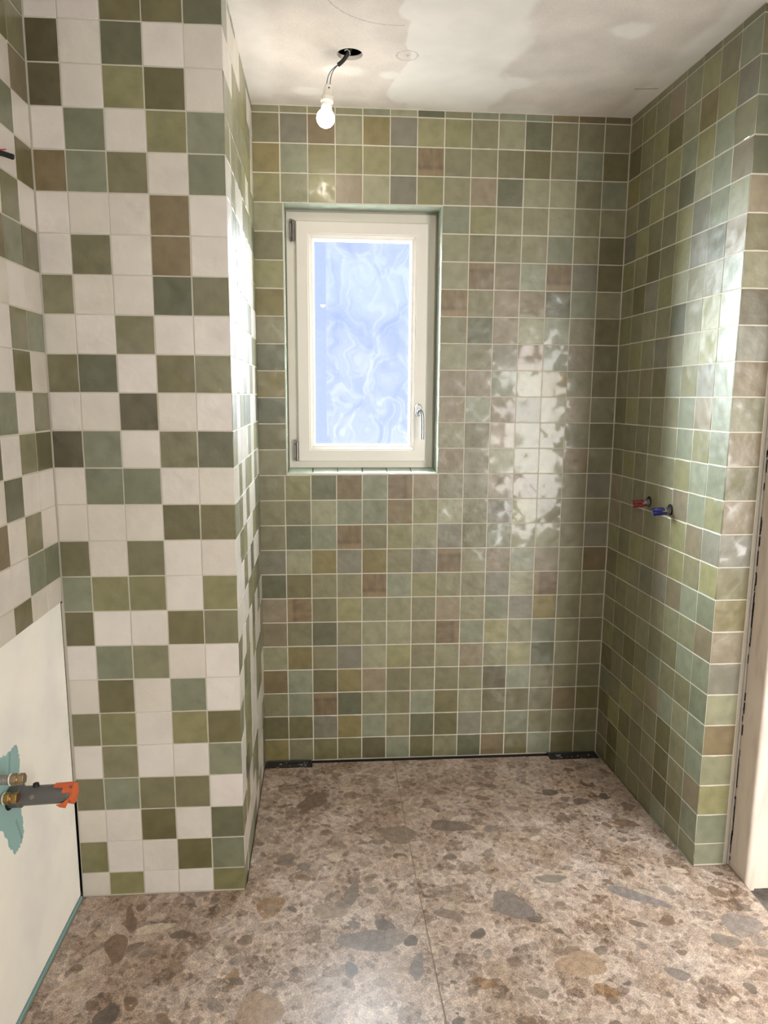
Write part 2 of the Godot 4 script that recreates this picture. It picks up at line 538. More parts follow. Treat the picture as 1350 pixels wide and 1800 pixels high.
# ------------------------------------------------------------------ tiles
func tile_mesh(w: float, h: float, variant: int) -> ArrayMesh:
	var key := "%d_%d_%d" % [roundi(w * 10000), roundi(h * 10000), variant]
	if meshes.has(key):
		return meshes[key]
	var r := RandomNumberGenerator.new()
	r.seed = variant * 977 + 13
	var ch := 0.0013
	var g := []
	var n := 4
	var tx := r.randf_range(-0.0065, 0.0065)
	var ty := r.randf_range(-0.0065, 0.0065)
	for j in n + 1:
		for i in n + 1:
			var edge := i == 0 or j == 0 or i == n or j == n
			var x := (float(i) / n - 0.5) * (w - 2 * ch)
			var y := (float(j) / n - 0.5) * (h - 2 * ch)
			g.append(Vector3(x, y, (-0.00012 if edge else 0.0) + r.randf_range(-0.00016, 0.00016) + x * tx + y * ty))
	# the hand-pressed glaze is wavy: each corner of the grid leans its own way
	var nor := []
	for k in g.size():
		nor.append(Vector3(r.randfn(tx * 0.4, 0.034), r.randfn(ty * 0.4, 0.02), 1.0).normalized())
	var s := st_new()
	var face := func(a: int, b: int, c: int) -> void:
		for k in [a, c, b]:
			s.set_normal(nor[k])
			s.add_vertex(g[k])
	for j in n:
		for i in n:
			var a := j * (n + 1) + i
			if (i + j + variant) % 2 == 0:
				face.call(a, a + 1, a + n + 2)
				face.call(a, a + n + 2, a + n + 1)
			else:
				face.call(a, a + 1, a + n + 1)
				face.call(a + 1, a + n + 2, a + n + 1)
	var rim := func(i: int, j: int) -> Vector3:
		return Vector3((float(i) / n - 0.5) * w + r.randf_range(-0.0003, 0.0003), (float(j) / n - 0.5) * h + r.randf_range(-0.0003, 0.0003), -0.0030)
	var ring_i := []
	for i in n:
		ring_i.append([i, 0])
	for j in n:
		ring_i.append([n, j])
	for i in n:
		ring_i.append([n - i, n])
	for j in n:
		ring_i.append([0, n - j])
	var low := []
	for k in ring_i:
		low.append(rim.call(k[0], k[1]))
	for k in ring_i.size():
		var k2 := (k + 1) % ring_i.size()
		var a: Vector3 = g[ring_i[k][1] * (n + 1) + ring_i[k][0]]
		var b: Vector3 = g[ring_i[k2][1] * (n + 1) + ring_i[k2][0]]
		s.set_normal(Vector3(a.x + b.x, a.y + b.y, w * 2.6).normalized())
		quad(s, a, b, low[k2], low[k], Vector3((a.x + b.x), (a.y + b.y), 0.02))
	var m := s.commit()
	meshes[key] = m
	return m

func lay(wall: Node3D, called: String, x0: float, x1: float, y0: float, y1: float, code: String, base := Transform3D(), gap := 0.0024) -> void:
	# one tile between grout centre lines, in the plane of `base`
	if x1 - x0 < 0.006 or y1 - y0 < 0.006:
		return
	var set_: Array = tile_sets[code]
	var w := snappedf(x1 - x0 - gap, 0.0005)
	var h := snappedf(y1 - y0 - gap, 0.0005)
	var o := part(called, tile_mesh(w, h, rng.randi() % 9), set_[rng.randi() % set_.size()], wall)
	var turn := Basis()
	if absf(w - h) < 0.0001:
		turn = Basis(Vector3(0, 0, 1), PI / 2 * (rng.randi() % 4))
	turn = turn.rotated(Vector3(0, 0, 1), rng.randf_range(-0.005, 0.005))
	o.transform = base * Transform3D(turn, Vector3((x0 + x1) / 2 + rng.randf_range(-0.0004, 0.0004), (y0 + y1) / 2 + rng.randf_range(-0.0004, 0.0004), rng.randf_range(-0.0004, 0.0002)))

func build_back_wall() -> void:
	# backing slab with the opening of the window
	var t := -0.0016
	var w := part_root("wall_back", boxes([
		[Vector3(-0.10, -0.06, -0.33), Vector3(0.1115, CEIL, t)], [Vector3(0.7085, -0.06, -0.33), Vector3(1.60, CEIL, t)],
		[Vector3(0.1115, -0.06, -0.33), Vector3(0.7085, 1.2085, t)], [Vector3(0.1115, 2.2215, -0.33), Vector3(0.7085, CEIL, t)]]), M.grout)
	tag(w, "back wall of the shower tiled in glazed sage green squares round the window", "wall", "", "structure")
	var rows := ["ggGgTgDGTTTBBB", "GMBgYMooGgDGOO", "YToooGNGGGOGTK", "ogobgMoGbDggDT", "g......ToGGgGD", "G......gGGGTOK", "o......gNbTNMK", "Y......NGbbDTO", "G......GDbgTDK", "D......gGMNTbK", "Y......bbTgYGK", "D......bTBOgbD",
		"O......GObggGK", "G......bGgggBD", "GoDBTNbGGbbgGM", "GGgTTBogGMoGOO", "GDTNGogMOTggGM", "MgYMYGMNGbTbGB", "DOGGNToGGMgNGG", "bNGoggGbGTMYGD", "bGDGggGNTogTGG", "gYGMgoGgbgoDGG", "BTOYbGGGGKTGGO", "GTNDgGTOgOOGBK", "OOMYTGDOMGTGOD", "YGOOKTOGDBOTKG"]
	for r in rows.size():
		var k := r - 1                     # full rows run from line 0 to line 24
		for c in 14:
			var code: String = rows[r][c]
			if code == ".":
				continue
			if c > 11:
				code = {"K": "O", "O": "G", "D": "G"}.get(code, code)
			var x0 := c * P
			var x1 := (c + 1) * P if c < 13 else 1.4262
			var y1 := line_y(k, c)
			var y0 := line_y(k + 1, c)
			if k < 0:
				y1 = CEIL - 0.001
			if k == 24:
				y0 = -0.012
			if k >= 3 and k <= 12:
				if c == 0:
					x1 = 0.110
				if c == 7:
					x0 = 0.710
			lay(w, "cut_tile" if k < 0 or k == 24 else "tile", x0, x1, y0, y1, code)
	# tiled reveal of the window, its glaze paled to stand for window light
	var d := 0.098
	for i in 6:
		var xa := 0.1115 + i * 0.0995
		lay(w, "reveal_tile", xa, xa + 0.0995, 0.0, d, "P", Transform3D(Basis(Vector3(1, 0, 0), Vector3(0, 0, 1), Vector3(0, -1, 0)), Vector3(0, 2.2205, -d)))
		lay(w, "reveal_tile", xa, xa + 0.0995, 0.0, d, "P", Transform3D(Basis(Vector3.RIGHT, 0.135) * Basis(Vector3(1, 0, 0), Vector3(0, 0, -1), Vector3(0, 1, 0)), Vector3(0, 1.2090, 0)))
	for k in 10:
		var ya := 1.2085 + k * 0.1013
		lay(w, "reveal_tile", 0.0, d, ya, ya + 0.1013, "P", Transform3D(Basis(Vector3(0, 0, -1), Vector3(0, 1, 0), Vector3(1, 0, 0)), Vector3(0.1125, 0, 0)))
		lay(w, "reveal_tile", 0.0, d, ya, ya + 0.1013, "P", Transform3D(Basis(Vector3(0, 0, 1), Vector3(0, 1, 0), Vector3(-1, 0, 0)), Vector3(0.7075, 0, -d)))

func line_y(k: int, c: int) -> float:
	var y := 0.085 + (24 - k) * P
	if k > 0 and k < 20:
		y -= 0.0085 * sin(PI * k / 18.0) * maxf(0.0, 1.0 - c / 7.0) if k < 18 else 0.0
	return y

func part_root(called: String, mesh: Mesh, m: Material) -> MeshInstance3D:
	var o := MeshInstance3D.new()
	o.name = numbered(called)
	o.mesh = mesh
	o.material_override = m
	add_child(o, true)
	return o

func frame_of(origin: Vector3, u: Vector3) -> Transform3D:
	u = u.normalized()
	return Transform3D(Basis(u, Vector3.UP, u.cross(Vector3.UP)), origin)

func build_right_wall() -> void:
	var a := Vector3(1.4506, 0, 0.80)
	var b := Vector3(1.4273, 0, 0.0)
	var w := part_root("wall_right", box(Vector3(-0.06, -0.06, -0.10), Vector3(0.797, CEIL, -0.0016)), M.grout)
	w.transform = frame_of(b, a - b)
	tag(w, "right side wall of the shower in glazed green squares with two pipe stubs", "wall", "", "structure")
	# columns written from the back corner towards the front edge
	var rows := ["OOOOGGGG", "BOObgoGT", "KGOKgYoM", "YGOOToTG", "GOOGDgTb", "MOOGoMTg", "OGKGoMDb", "GKMOgGGT", "OGGDDGog", "OOGMGgoT", "DOBKToMT", "KOGGGTbT", "GOGGgToT", "OOOggoTT", "BOGDGbTo", "BGBGGobM", "OGOGboGo", "OOOMMbTT", "DOGGGggb", "ODOgGGTT", "ODKOTGGT", "KGOObTgT", "TGOGGOGT", "KOKDGOGb", "BKOGGOOT", "OKOOGTGG", "GKOOKOOG"]
	var len_ := (b - a).length()
	for r in rows.size():
		var k := r - 1
		for c in 8:
			var x0 := c * len_ / 8.0
			var x1 := x0 + len_ / 8.0
			var y1 := 0.085 + (24 - k) * P + 0.003 * (c / 7.0)
			var y0 := y1 - P
			if k < 0:
				y1 = CEIL - 0.001
			if k == 24:
				y0 = -0.012 + 0.022 * c / 7.0
			if k > 24:
				continue
			var code: String = rows[r][c]
			if c < 4:
				code = {"K": "O", "O": "G" if (r + c) % 2 else "o", "D": "G", "B": "b"}.get(code, code)
			lay(w, "cut_tile" if k < 0 or k == 24 else "tile", x0, x1, y0, y1, code)
	# front end of the wall, one tile wide
	var e := part_root("wall_end", box(Vector3(1.452, -0.06, 0.705), Vector3(1.566, CEIL, 0.7984)), M.grout)
	tag(e, "narrow end of the right wall, one column of green tiles beside the door frame", "wall", "", "structure")
	var codes := "OGTTDbOGKMBGBOBMOYbMgBgoTTG"
	for r in 26:
		var k := r - 1
		var y1 := 0.085 + (24 - k) * P + 0.003
		var y0 := y1 - P
		if k < 0:
			y1 = CEIL - 0.001
		if k == 24:
			y0 = 0.014
		lay(e, "cut_tile" if k < 0 or k == 24 else "tile", 1.4512, 1.5535, y0, y1, codes[r], Transform3D(Basis(), Vector3(0, 0, 0.80)))
	part("sealant_strip", box(Vector3(1.5545, 0.012, 0.79), Vector3(1.565, CEIL, 0.8005), 0.002), M.grout, e)

func build_partition() -> void:
	var zf := 0.82
	var w := part_root("wall_partition", boxes([[Vector3(-0.4706, -0.06, 0.70), Vector3(0.0140, 0.34, zf - 0.0016)], [Vector3(-0.4760, 0.34, 0.70), Vector3(0.0140, 0.93, zf - 0.0016)], [Vector3(-0.4730, 0.93, 0.70), Vector3(0.0140, CEIL, zf - 0.0016)], [Vector3(-0.62, -0.06, -0.32), Vector3(-0.065, CEIL, 0.699)]]), M.grout)
	tag(w, "front of the left partition in a chequered mix of white and green tiles", "wall", "", "structure")
	var rows := ["WWOOD", "WWOOD", "KWDWW", "KWoOW", "WTWoT", "BTGWT", "WWWBW", "WGWBW", "GWWDG", "WWGWW", "ODWOG", "WWKWW", "KTWGD", "WTTWW", "WWWOO", "GWGWW", "TooWo", "OWWOG", "WTgWW", "WOWTW", "GoWoO", "WGWWT", "GTGGW", "WWOWD", "oWWOT", "WoWWo"]
	var xs := [-0.4695, -0.3890, -0.2868, -0.1842, -0.0815, 0.016]
	for r in rows.size():
		var k := r - 2
		var y1 := 0.0885 + (23 - k) * P
		var y0 := y1 - P
		if k == -2:
			y1 = CEIL - 0.001
		if k == 23:
			y0 = 0.014
		for c in 5:
			lay(w, "cut_tile" if k == -2 or k == 23 else "tile", xs[c], xs[c + 1], y0, y1, rows[r][c], Transform3D(Basis(), Vector3(0, 0, zf)), 0.0022)
	var a := Vector3(0.0030, 0, 0.001)
	var b := Vector3(0.016, 0, zf)
	# the face that looks into the shower: u runs from the front edge to the back so that the outside is +x
	var s := part_root("wall_shower_left", box(Vector3(0.0026, -0.06, -0.06), Vector3((b - a).length(), CEIL, -0.0016)), M.grout)
	s.transform = frame_of(b, a - b)
	tag(s, "left side wall of the shower, the partition side with white and green tiles", "wall", "", "structure")
	var len_ := (b - a).length()
	var greens := "GgOoTDGoT"
	for r in 26:
		var k := r - 2
		var y1 := 0.0885 + (23 - k) * P
		var y0 := y1 - P
		if k == -2:
			y1 = CEIL - 0.001
		if k == 23:
			y0 = 0.0
		for c in 8:
			var code := "W" if (rng.randf() < 0.42) else greens[rng.randi() % greens.length()]
			lay(s, "cut_tile" if k == -2 or k == 23 else "tile", c * len_ / 8.0, (c + 1) * len_ / 8.0, y0, y1, code)

func build_left_wall() -> void:
	var x := -0.4706
	var w := part_root("wall_left", boxes([[Vector3(-0.62, -0.06, 0.55), Vector3(-0.4895, CEIL, 4.25)]]), M.dark)
	tag(w, "left wall, tiled above and bare cream plasterboard below the tile edge", "wall", "", "structure")
	part("tile_backing", box(Vector3(-0.4897, 0.9375, 0.8215), Vector3(x - 0.0016, CEIL, 2.20)), M.grout, w)
	part("plaster_panel", boxes([[Vector3(-0.4895, 0.022, 0.8245), Vector3(x - 0.004, 0.9370, 2.20)], [Vector3(-0.4895, 0.022, 2.2005), Vector3(x - 0.004, CEIL, 4.20)]], 0.002), M.skim, w, Vector3.ZERO, "bare cream plasterboard")
	part("sealing_strip", box(Vector3(-0.4893, -0.02, 0.826), Vector3(x + 0.0010, 0.0205, 2.20), 0.002), M.teal_dark, w, Vector3.ZERO, "teal sealing strip at the floor")
	# teal membrane patch round the pipes, with a torn edge
	var outline := [Vector2(1.29, 0.70), Vector2(1.245, 0.686), Vector2(1.20, 0.682), Vector2(1.157, 0.679), Vector2(1.150, 0.655), Vector2(1.147, 0.64), Vector2(1.153, 0.60), Vector2(1.16, 0.55), Vector2(1.160, 0.50), Vector2(1.154, 0.46), Vector2(1.160, 0.437), Vector2(1.185, 0.425), Vector2(1.21, 0.426), Vector2(1.235, 0.472), Vector2(1.26, 0.52), Vector2(1.31, 0.56), Vector2(1.36, 0.60), Vector2(1.35, 0.66)]
	var poly := []
	for i in outline.size():
		var a: Vector2 = outline[i]
		var b: Vector2 = outline[(i + 1) % outline.size()]
		for q in 6:
			var j := 0.0 if q == 0 else rng.randf_range(-0.0045, 0.0045)
			poly.append(a.lerp(b, q / 6.0) + (b - a).normalized().orthogonal() * j)
	var s := st_new()
	s.set_smooth_group(-1)
	var tris := Geometry2D.triangulate_polygon(PackedVector2Array(poly))
	var at := func(p: Vector2, d: float) -> Vector3: return Vector3(x - 0.0041 + d, p.y, p.x)
	for i in range(0, tris.size(), 3):
		tri(s, at.call(poly[tris[i]], 0.0012), at.call(poly[tris[i + 1]], 0.0012), at.call(poly[tris[i + 2]], 0.0012), Vector3.RIGHT)
	var mid := Vector2(1.22, 0.56)
	for i in poly.size():
		var a: Vector2 = poly[i]
		var b: Vector2 = poly[(i + 1) % poly.size()]
		var o: Vector2 = (a + b) / 2 - mid
		quad(s, at.call(a, 0.0012), at.call(b, 0.0012), at.call(b, -0.002), at.call(a, -0.002), Vector3(0, o.y, o.x))
	part("membrane_patch", flat(s), M.teal, w, Vector3.ZERO, "torn teal waterproofing membrane")
	var folds := st_new()
	for k in [[1.178, 0.47, 0.035, 0.35], [1.20, 0.65, 0.03, -0.25]]:
		var t := Transform3D(Basis(Vector3.RIGHT, k[3]), Vector3(x - 0.0034, k[1], k[0]))
		var m := box(Vector3(-0.0008, -k[2], -0.005), Vector3(0.0008, k[2], 0.005), 0.0006)
		folds.append_from(m, 0, t)
	part("membrane_fold", folds.commit(), M.teal_dark, w)
	# columns from the corner towards the camera
	var rows := ["GKWG", "GKWG", "GOWT", "bWGW", "WTWO", "OWWG", "WGWT", "OTBW", "WWWW", "TGWO", "WOWG", "GWTW", "OGWO", "WWDW", "WGWB", "TTWW", "WWOW"]
	for r in rows.size():
		var k := r - 2
		var y1 := 0.0885 + (23 - k) * P
		var y0 := y1 - P
		if k == -2:
			y1 = CEIL - 0.001
		if k == 14:
			y0 = 0.9365
		for c in 13:
			var code: String = rows[r][c] if c < 4 else ("W" if rng.randf() < 0.5 else "GOTo"[rng.randi() % 4])
			var z0 := 0.8215 + c * 0.0985
			lay(w, "cut_tile" if k == -2 or k == 14 else "tile", -(z0 + 0.0985), -z0, y0, y1, code, Transform3D(Basis(Vector3(0, 0, -1), Vector3.UP, Vector3(1, 0, 0)), Vector3(x, 0, 0)))

# ------------------------------------------------------------------ floor, ceiling, outer shell
func floor_y(z: float) -> float:
	return 0.012 if z >= 0.79 else lerpf(-0.004, 0.012, z / 0.79)

func slab(corners: Array, thick: float, drop := 0.0) -> ArrayMesh:
	# a stone tile from an outline in x,z, laid on the sloping floor, with an eased edge
	var s := st_new()
	var c := Vector2.ZERO
	for p in corners:
		c += p
	c /= corners.size()
	var uv := func(p: Vector3) -> Vector2: return Vector2((p.x + 0.5) / 2.1, p.z / 1.75)
	var top := []
	var rim := []
	var low := []
	for p in corners:
		var q: Vector2 = p - (p - c).normalized() * 0.0016
		top.append(Vector3(q.x, floor_y(q.y) - drop, q.y))
		rim.append(Vector3(p.x, floor_y(p.y) - 0.0012 - drop, p.y))
		low.append(Vector3(p.x, floor_y(p.y) - thick, p.y))
	s.set_smooth_group(-1)
	var poly := PackedVector2Array()
	for t in top:
		poly.append(Vector2(t.x, t.z))
	var tris := Geometry2D.triangulate_polygon(poly)
	var put := func(a: Vector3, b: Vector3, d: Vector3, out: Vector3) -> void:
		if (b - a).cross(d - a).dot(out) > 0.0:
			var t := b
			b = d
			d = t
		for p in [a, b, d]:
			s.set_uv(uv.call(p))
			s.add_vertex(p)
	for i in range(0, tris.size(), 3):
		put.call(top[tris[i]], top[tris[i + 1]], top[tris[i + 2]], Vector3.UP)
	var n := corners.size()
	for i in n:
		var j := (i + 1) % n
		var m: Vector2 = (corners[i] + corners[j]) / 2.0 - c
		var out := Vector3(m.x, 0.3, m.y)
		put.call(top[i], top[j], rim[j], out)
		put.call(top[i], rim[j], rim[i], out)
		out.y = 0.0
		put.call(rim[i], rim[j], low[j], out)
		put.call(rim[i], low[j], low[i], out)
	s.generate_normals()
	s.generate_tangents()
	return s.commit()

func build_floor() -> void:
	var f := part_root("floor", boxes([[Vector3(-0.62, -0.16, 0.074), Vector3(1.60, -0.0160, 0.7905)], [Vector3(-0.62, -0.16, 0.7905), Vector3(1.571, 0.0105, 4.25)], [Vector3(-0.62, -0.16, -0.17), Vector3(1.60, -0.06, 0.074)]]), M.floor_joint)
	tag(f, "floor of large brown breccia stone tiles sloping to the drain", "floor", "", "structure")
	var g := 0.0015
	var xm := 0.540
	var tiles := [
		[Vector2(0.006, 0.074), Vector2(0.20, 0.074), Vector2(0.20, 0.040), Vector2(xm - g, 0.040), Vector2(xm + 0.004 - g, 0.790), Vector2(0.0175, 0.790)],
		[Vector2(xm + g, 0.040), Vector2(1.205, 0.040), Vector2(1.205, 0.074), Vector2(1.426, 0.074), Vector2(1.447, 0.790), Vector2(xm + 0.004 + g, 0.790)],
		[Vector2(-0.466, 0.822), Vector2(0.0175, 0.822), Vector2(0.0175, 0.7925), Vector2(xm + 0.004 - g, 0.7925), Vector2(xm + 0.022 - g, 1.60), Vector2(-0.466, 1.60)],
		[Vector2(xm + 0.004 + g, 0.7925), Vector2(1.448, 0.7925), Vector2(1.4515, 0.803), Vector2(1.568, 0.803), Vector2(1.562, 1.60), Vector2(xm + 0.022 + g, 1.60)],
	]
	part("joint", slab([Vector2(0.007, 0.076), Vector2(0.202, 0.076), Vector2(0.202, 0.042), Vector2(1.203, 0.042), Vector2(1.203, 0.076), Vector2(1.424, 0.076), Vector2(1.446, 0.7905), Vector2(0.0175, 0.7905)], 0.004, 0.0014), M.floor_joint, f)
	for t in tiles:
		part("floor_tile", slab(t, 0.011), M.stone, f)
	for t in [[Vector2(-0.466, 1.6025), Vector2(xm + 0.02, 1.6025), Vector2(xm + 0.02, 2.60), Vector2(-0.466, 2.60)], [Vector2(xm + 0.0225, 1.6025), Vector2(1.562, 1.6025), Vector2(1.562, 2.60), Vector2(xm + 0.0225, 2.60)],
			[Vector2(-0.466, 2.6025), Vector2(xm + 0.02, 2.6025), Vector2(xm + 0.02, 4.19), Vector2(-0.466, 4.19)], [Vector2(xm + 0.0225, 2.6025), Vector2(1.562, 2.6025), Vector2(1.562, 4.19), Vector2(xm + 0.0225, 4.19)]]:
		part("floor_tile", slab(t, 0.011), M.stone, f)
	part("screed", box(Vector3(1.5715, -0.16, 0.62), Vector3(3.3, -0.012, 3.40)), M.screed, f, Vector3.ZERO, "bare dark screed beyond the doorway")

func build_ceiling() -> void:
	var hc := Vector2(0.350, 0.405)
	var hr := 0.040
	var s := st_new()
	s.set_smooth_group(-1)
	var n := 32
	var uv := func(p: Vector3) -> Vector2: return Vector2((p.x + 0.5) / 2.1, p.z / 2.1)
	var put := func(a: Vector3, b: Vector3, c: Vector3, out: Vector3) -> void:
		if (b - a).cross(c - a).dot(out) > 0.0:
			var t := b
			b = c
			c = t
		for p in [a, b, c]:
			s.set_uv(uv.call(p))
			s.add_vertex(p)
	var q := func(x0: float, x1: float, z0: float, z1: float) -> void:
		put.call(Vector3(x0, CEIL, z0), Vector3(x1, CEIL, z0), Vector3(x1, CEIL, z1), Vector3.DOWN)
		put.call(Vector3(x0, CEIL, z0), Vector3(x1, CEIL, z1), Vector3(x0, CEIL, z1), Vector3.DOWN)
	var b := 0.1
	q.call(-0.62, hc.x - b, -0.17, 4.25)
	q.call(hc.x + b, 3.30, -0.17, 4.25)
	q.call(hc.x - b, hc.x + b, -0.17, hc.y - b)
	q.call(hc.x - b, hc.x + b, hc.y + b, 4.25)
	for i in n:
		var t0 := TAU * i / n
		var t1 := TAU * (i + 1) / n
		var e0 := Vector2(cos(t0), sin(t0))
		var e1 := Vector2(cos(t1), sin(t1))
		var o0 := e0 * b / maxf(absf(e0.x), absf(e0.y))
		var o1 := e1 * b / maxf(absf(e1.x), absf(e1.y))
		var c0 := Vector3(hc.x + e0.x * hr, CEIL, hc.y + e0.y * hr)
		var c1 := Vector3(hc.x + e1.x * hr, CEIL, hc.y + e1.y * hr)
		var d0 := Vector3(hc.x + o0.x, CEIL, hc.y + o0.y)
		var d1 := Vector3(hc.x + o1.x, CEIL, hc.y + o1.y)
		put.call(c0, c1, d1, Vector3.DOWN)
		put.call(c0, d1, d0, Vector3.DOWN)
		var up := Vector3(0, 0.013, 0)
		var inn := -Vector3(e0.x + e1.x, 0, e0.y + e1.y)
		put.call(c0, c1, c1 + up, inn)
		put.call(c0, c1 + up, c0 + up, inn)
	s.generate_normals()
	s.generate_tangents()
	var c := part_root("ceiling", s.commit(), M.ceiling)
	tag(c, "unpainted plasterboard ceiling with white filler over the joints", "ceiling", "", "structure")
	part("ceiling_void", boxes([[Vector3(-0.62, CEIL + 0.25, -0.17), Vector3(3.30, CEIL + 0.35, 4.25)], [Vector3(-0.72, CEIL + 0.0005, -0.27), Vector3(-0.62, CEIL + 0.35, 4.35)], [Vector3(3.30, CEIL + 0.0005, -0.27), Vector3(3.40, CEIL + 0.35, 4.35)],
		[Vector3(-0.62, CEIL + 0.0005, -0.27), Vector3(3.30, CEIL + 0.35, -0.17)], [Vector3(-0.62, CEIL + 0.0005, 4.25), Vector3(3.30, CEIL + 0.35, 4.35)]]), M.dark, c)

func lit_window(called: String, label: String, w: float, h: float, t: Transform3D, energy: float, tint: Color, glow: float) -> void:
	# a fixed light with a white frame and a pane of frosted, daylit glass; its face looks along +z
	var o := thing(called, label, "window", Vector3.ZERO, "structure")
	o.transform = t
	part("frame", rect_frame(-w / 2 - 0.06, w / 2 + 0.06, -h / 2 - 0.06, h / 2 + 0.06, [[0.0, -0.05], [0.0, 0.02], [0.055, 0.02], [0.06, 0.0], [0.06, -0.04]]), M.frame, o)
	var pm := mat(c8(200, 206, 214), 0.4)
	pm.emission_enabled = true
	pm.emission = tint
	pm.emission_energy_multiplier = glow
	part("pane", box(Vector3(-w / 2, -h / 2, -0.03), Vector3(w / 2, h / 2, -0.02)), pm, o)
	var l := AreaLight3D.new()
	l.name = "window_daylight"
	l.area_size = Vector2(w, h)
	l.area_normalize_energy = false
	l.light_energy = energy
	l.light_color = tint
	l.area_range = 12.0
	l.area_attenuation = 2.0
	l.shadow_enabled = true
	o.add_child(l, true)
	l.transform = Transform3D(Basis(Vector3.UP, PI), Vector3(0, 0, -0.012))

func build_shell() -> void:
	# the rest of the room behind the camera and the landing beyond the doorway
	var r := part_root("wall_rear", boxes([[Vector3(-0.62, -0.06, 4.20), Vector3(-0.20, CEIL, 4.35)], [Vector3(1.20, -0.06, 4.20), Vector3(1.80, CEIL, 4.35)], [Vector3(-0.20, -0.06, 4.20), Vector3(1.20, 0.86, 4.35)], [Vector3(-0.20, 2.22, 4.20), Vector3(1.20, CEIL, 4.35)]]), M.plaster)
	tag(r, "plain plastered wall behind the camera with an added window", "wall", "", "structure")
	var e := part_root("wall_entry", boxes([[Vector3(1.600, -0.16, 0.60), Vector3(1.76, CEIL, 0.862)], [Vector3(1.568, -0.16, -0.33), Vector3(1.76, CEIL, 0.797)], [Vector3(1.600, 2.10, 0.862), Vector3(1.76, CEIL, 3.05)], [Vector3(1.585, -0.16, 3.05), Vector3(1.76, CEIL, 4.20)]]), M.plaster)
	tag(e, "wall on the right that holds the wide doorway", "wall", "", "structure")
	var l := part_root("wall_landing", boxes([[Vector3(1.76, -0.16, 0.55), Vector3(3.40, CEIL, 0.70)], [Vector3(3.25, -0.16, 0.70), Vector3(3.40, CEIL, 3.40)], [Vector3(2.75, -0.16, 3.25), Vector3(3.25, CEIL, 3.40)], [Vector3(1.76, -0.16, 3.25), Vector3(2.75, 0.30, 3.40)], [Vector3(1.76, 1.95, 3.25), Vector3(2.75, CEIL, 3.40)]]), M.plaster)
	tag(l, "plain walls of the landing beyond the doorway", "wall", "", "structure")

func build_door() -> void:
	var d := thing("door_1", "old white painted door frame with chipped edges at the right", "door frame", Vector3(1.572, 0, 0.80), "structure")
	# jamb: a post with a rounded front edge; its left face carries the uneven paint line against the tiles
	var s := st_new()
	s.set_smooth_group(1)
	var prof := [Vector2(0.0, 0.004), Vector2(0.0, 0.088)]
	for i in 6:
		var a := PI / 2 * i / 5.0
		prof.append(Vector2(0.010 - 0.010 * cos(a), 0.088 + 0.010 * sin(a)))
	prof.append_array([Vector2(0.028, 0.098), Vector2(0.028, 0.090), Vector2(0.19, 0.090), Vector2(0.19, 0.004)])
	for i in prof.size():
		var a: Vector2 = prof[i]
		var b: Vector2 = prof[(i + 1) % prof.size()]
		var dd := b - a
		s.set_smooth_group(1 if i > 0 and i < 7 else -1)
		quad(s, Vector3(a.x, -0.010, a.y), Vector3(b.x, -0.010, b.y), Vector3(b.x, 2.14, b.y), Vector3(a.x, 2.14, a.y), Vector3(-dd.y, 0, dd.x))
	part("jamb", flat(s), M.wood_paint, d)
	part("head", box(Vector3(0.0, 2.04, 0.091), Vector3(0.19, 2.14, 2.16), 0.006), M.wood_paint, d)
	part("jamb", box(Vector3(0.0, -0.010, 2.161), Vector3(0.19, 2.14, 2.25), 0.006), M.wood_paint, d)
	# dark chips in the gap along the tiles
	var chip := st_new()
	chip.set_smooth_group(-1)
	for i in 90:
		var y := rng.randf_range(0.03, 2.3)
		if y > 1.0 and rng.randf() < 0.4:
			continue
		var h := rng.randf_range(0.004, 0.022)
		var z := rng.randf_range(0.001, 0.006)
		add_box(chip, Vector3(-0.0012, y - h, z - 0.0012), Vector3(0.0006, y + h, z + rng.randf_range(0.0008, 0.004)), 0.0004)
	part("paint_chip", flat(chip), M.dark, d)

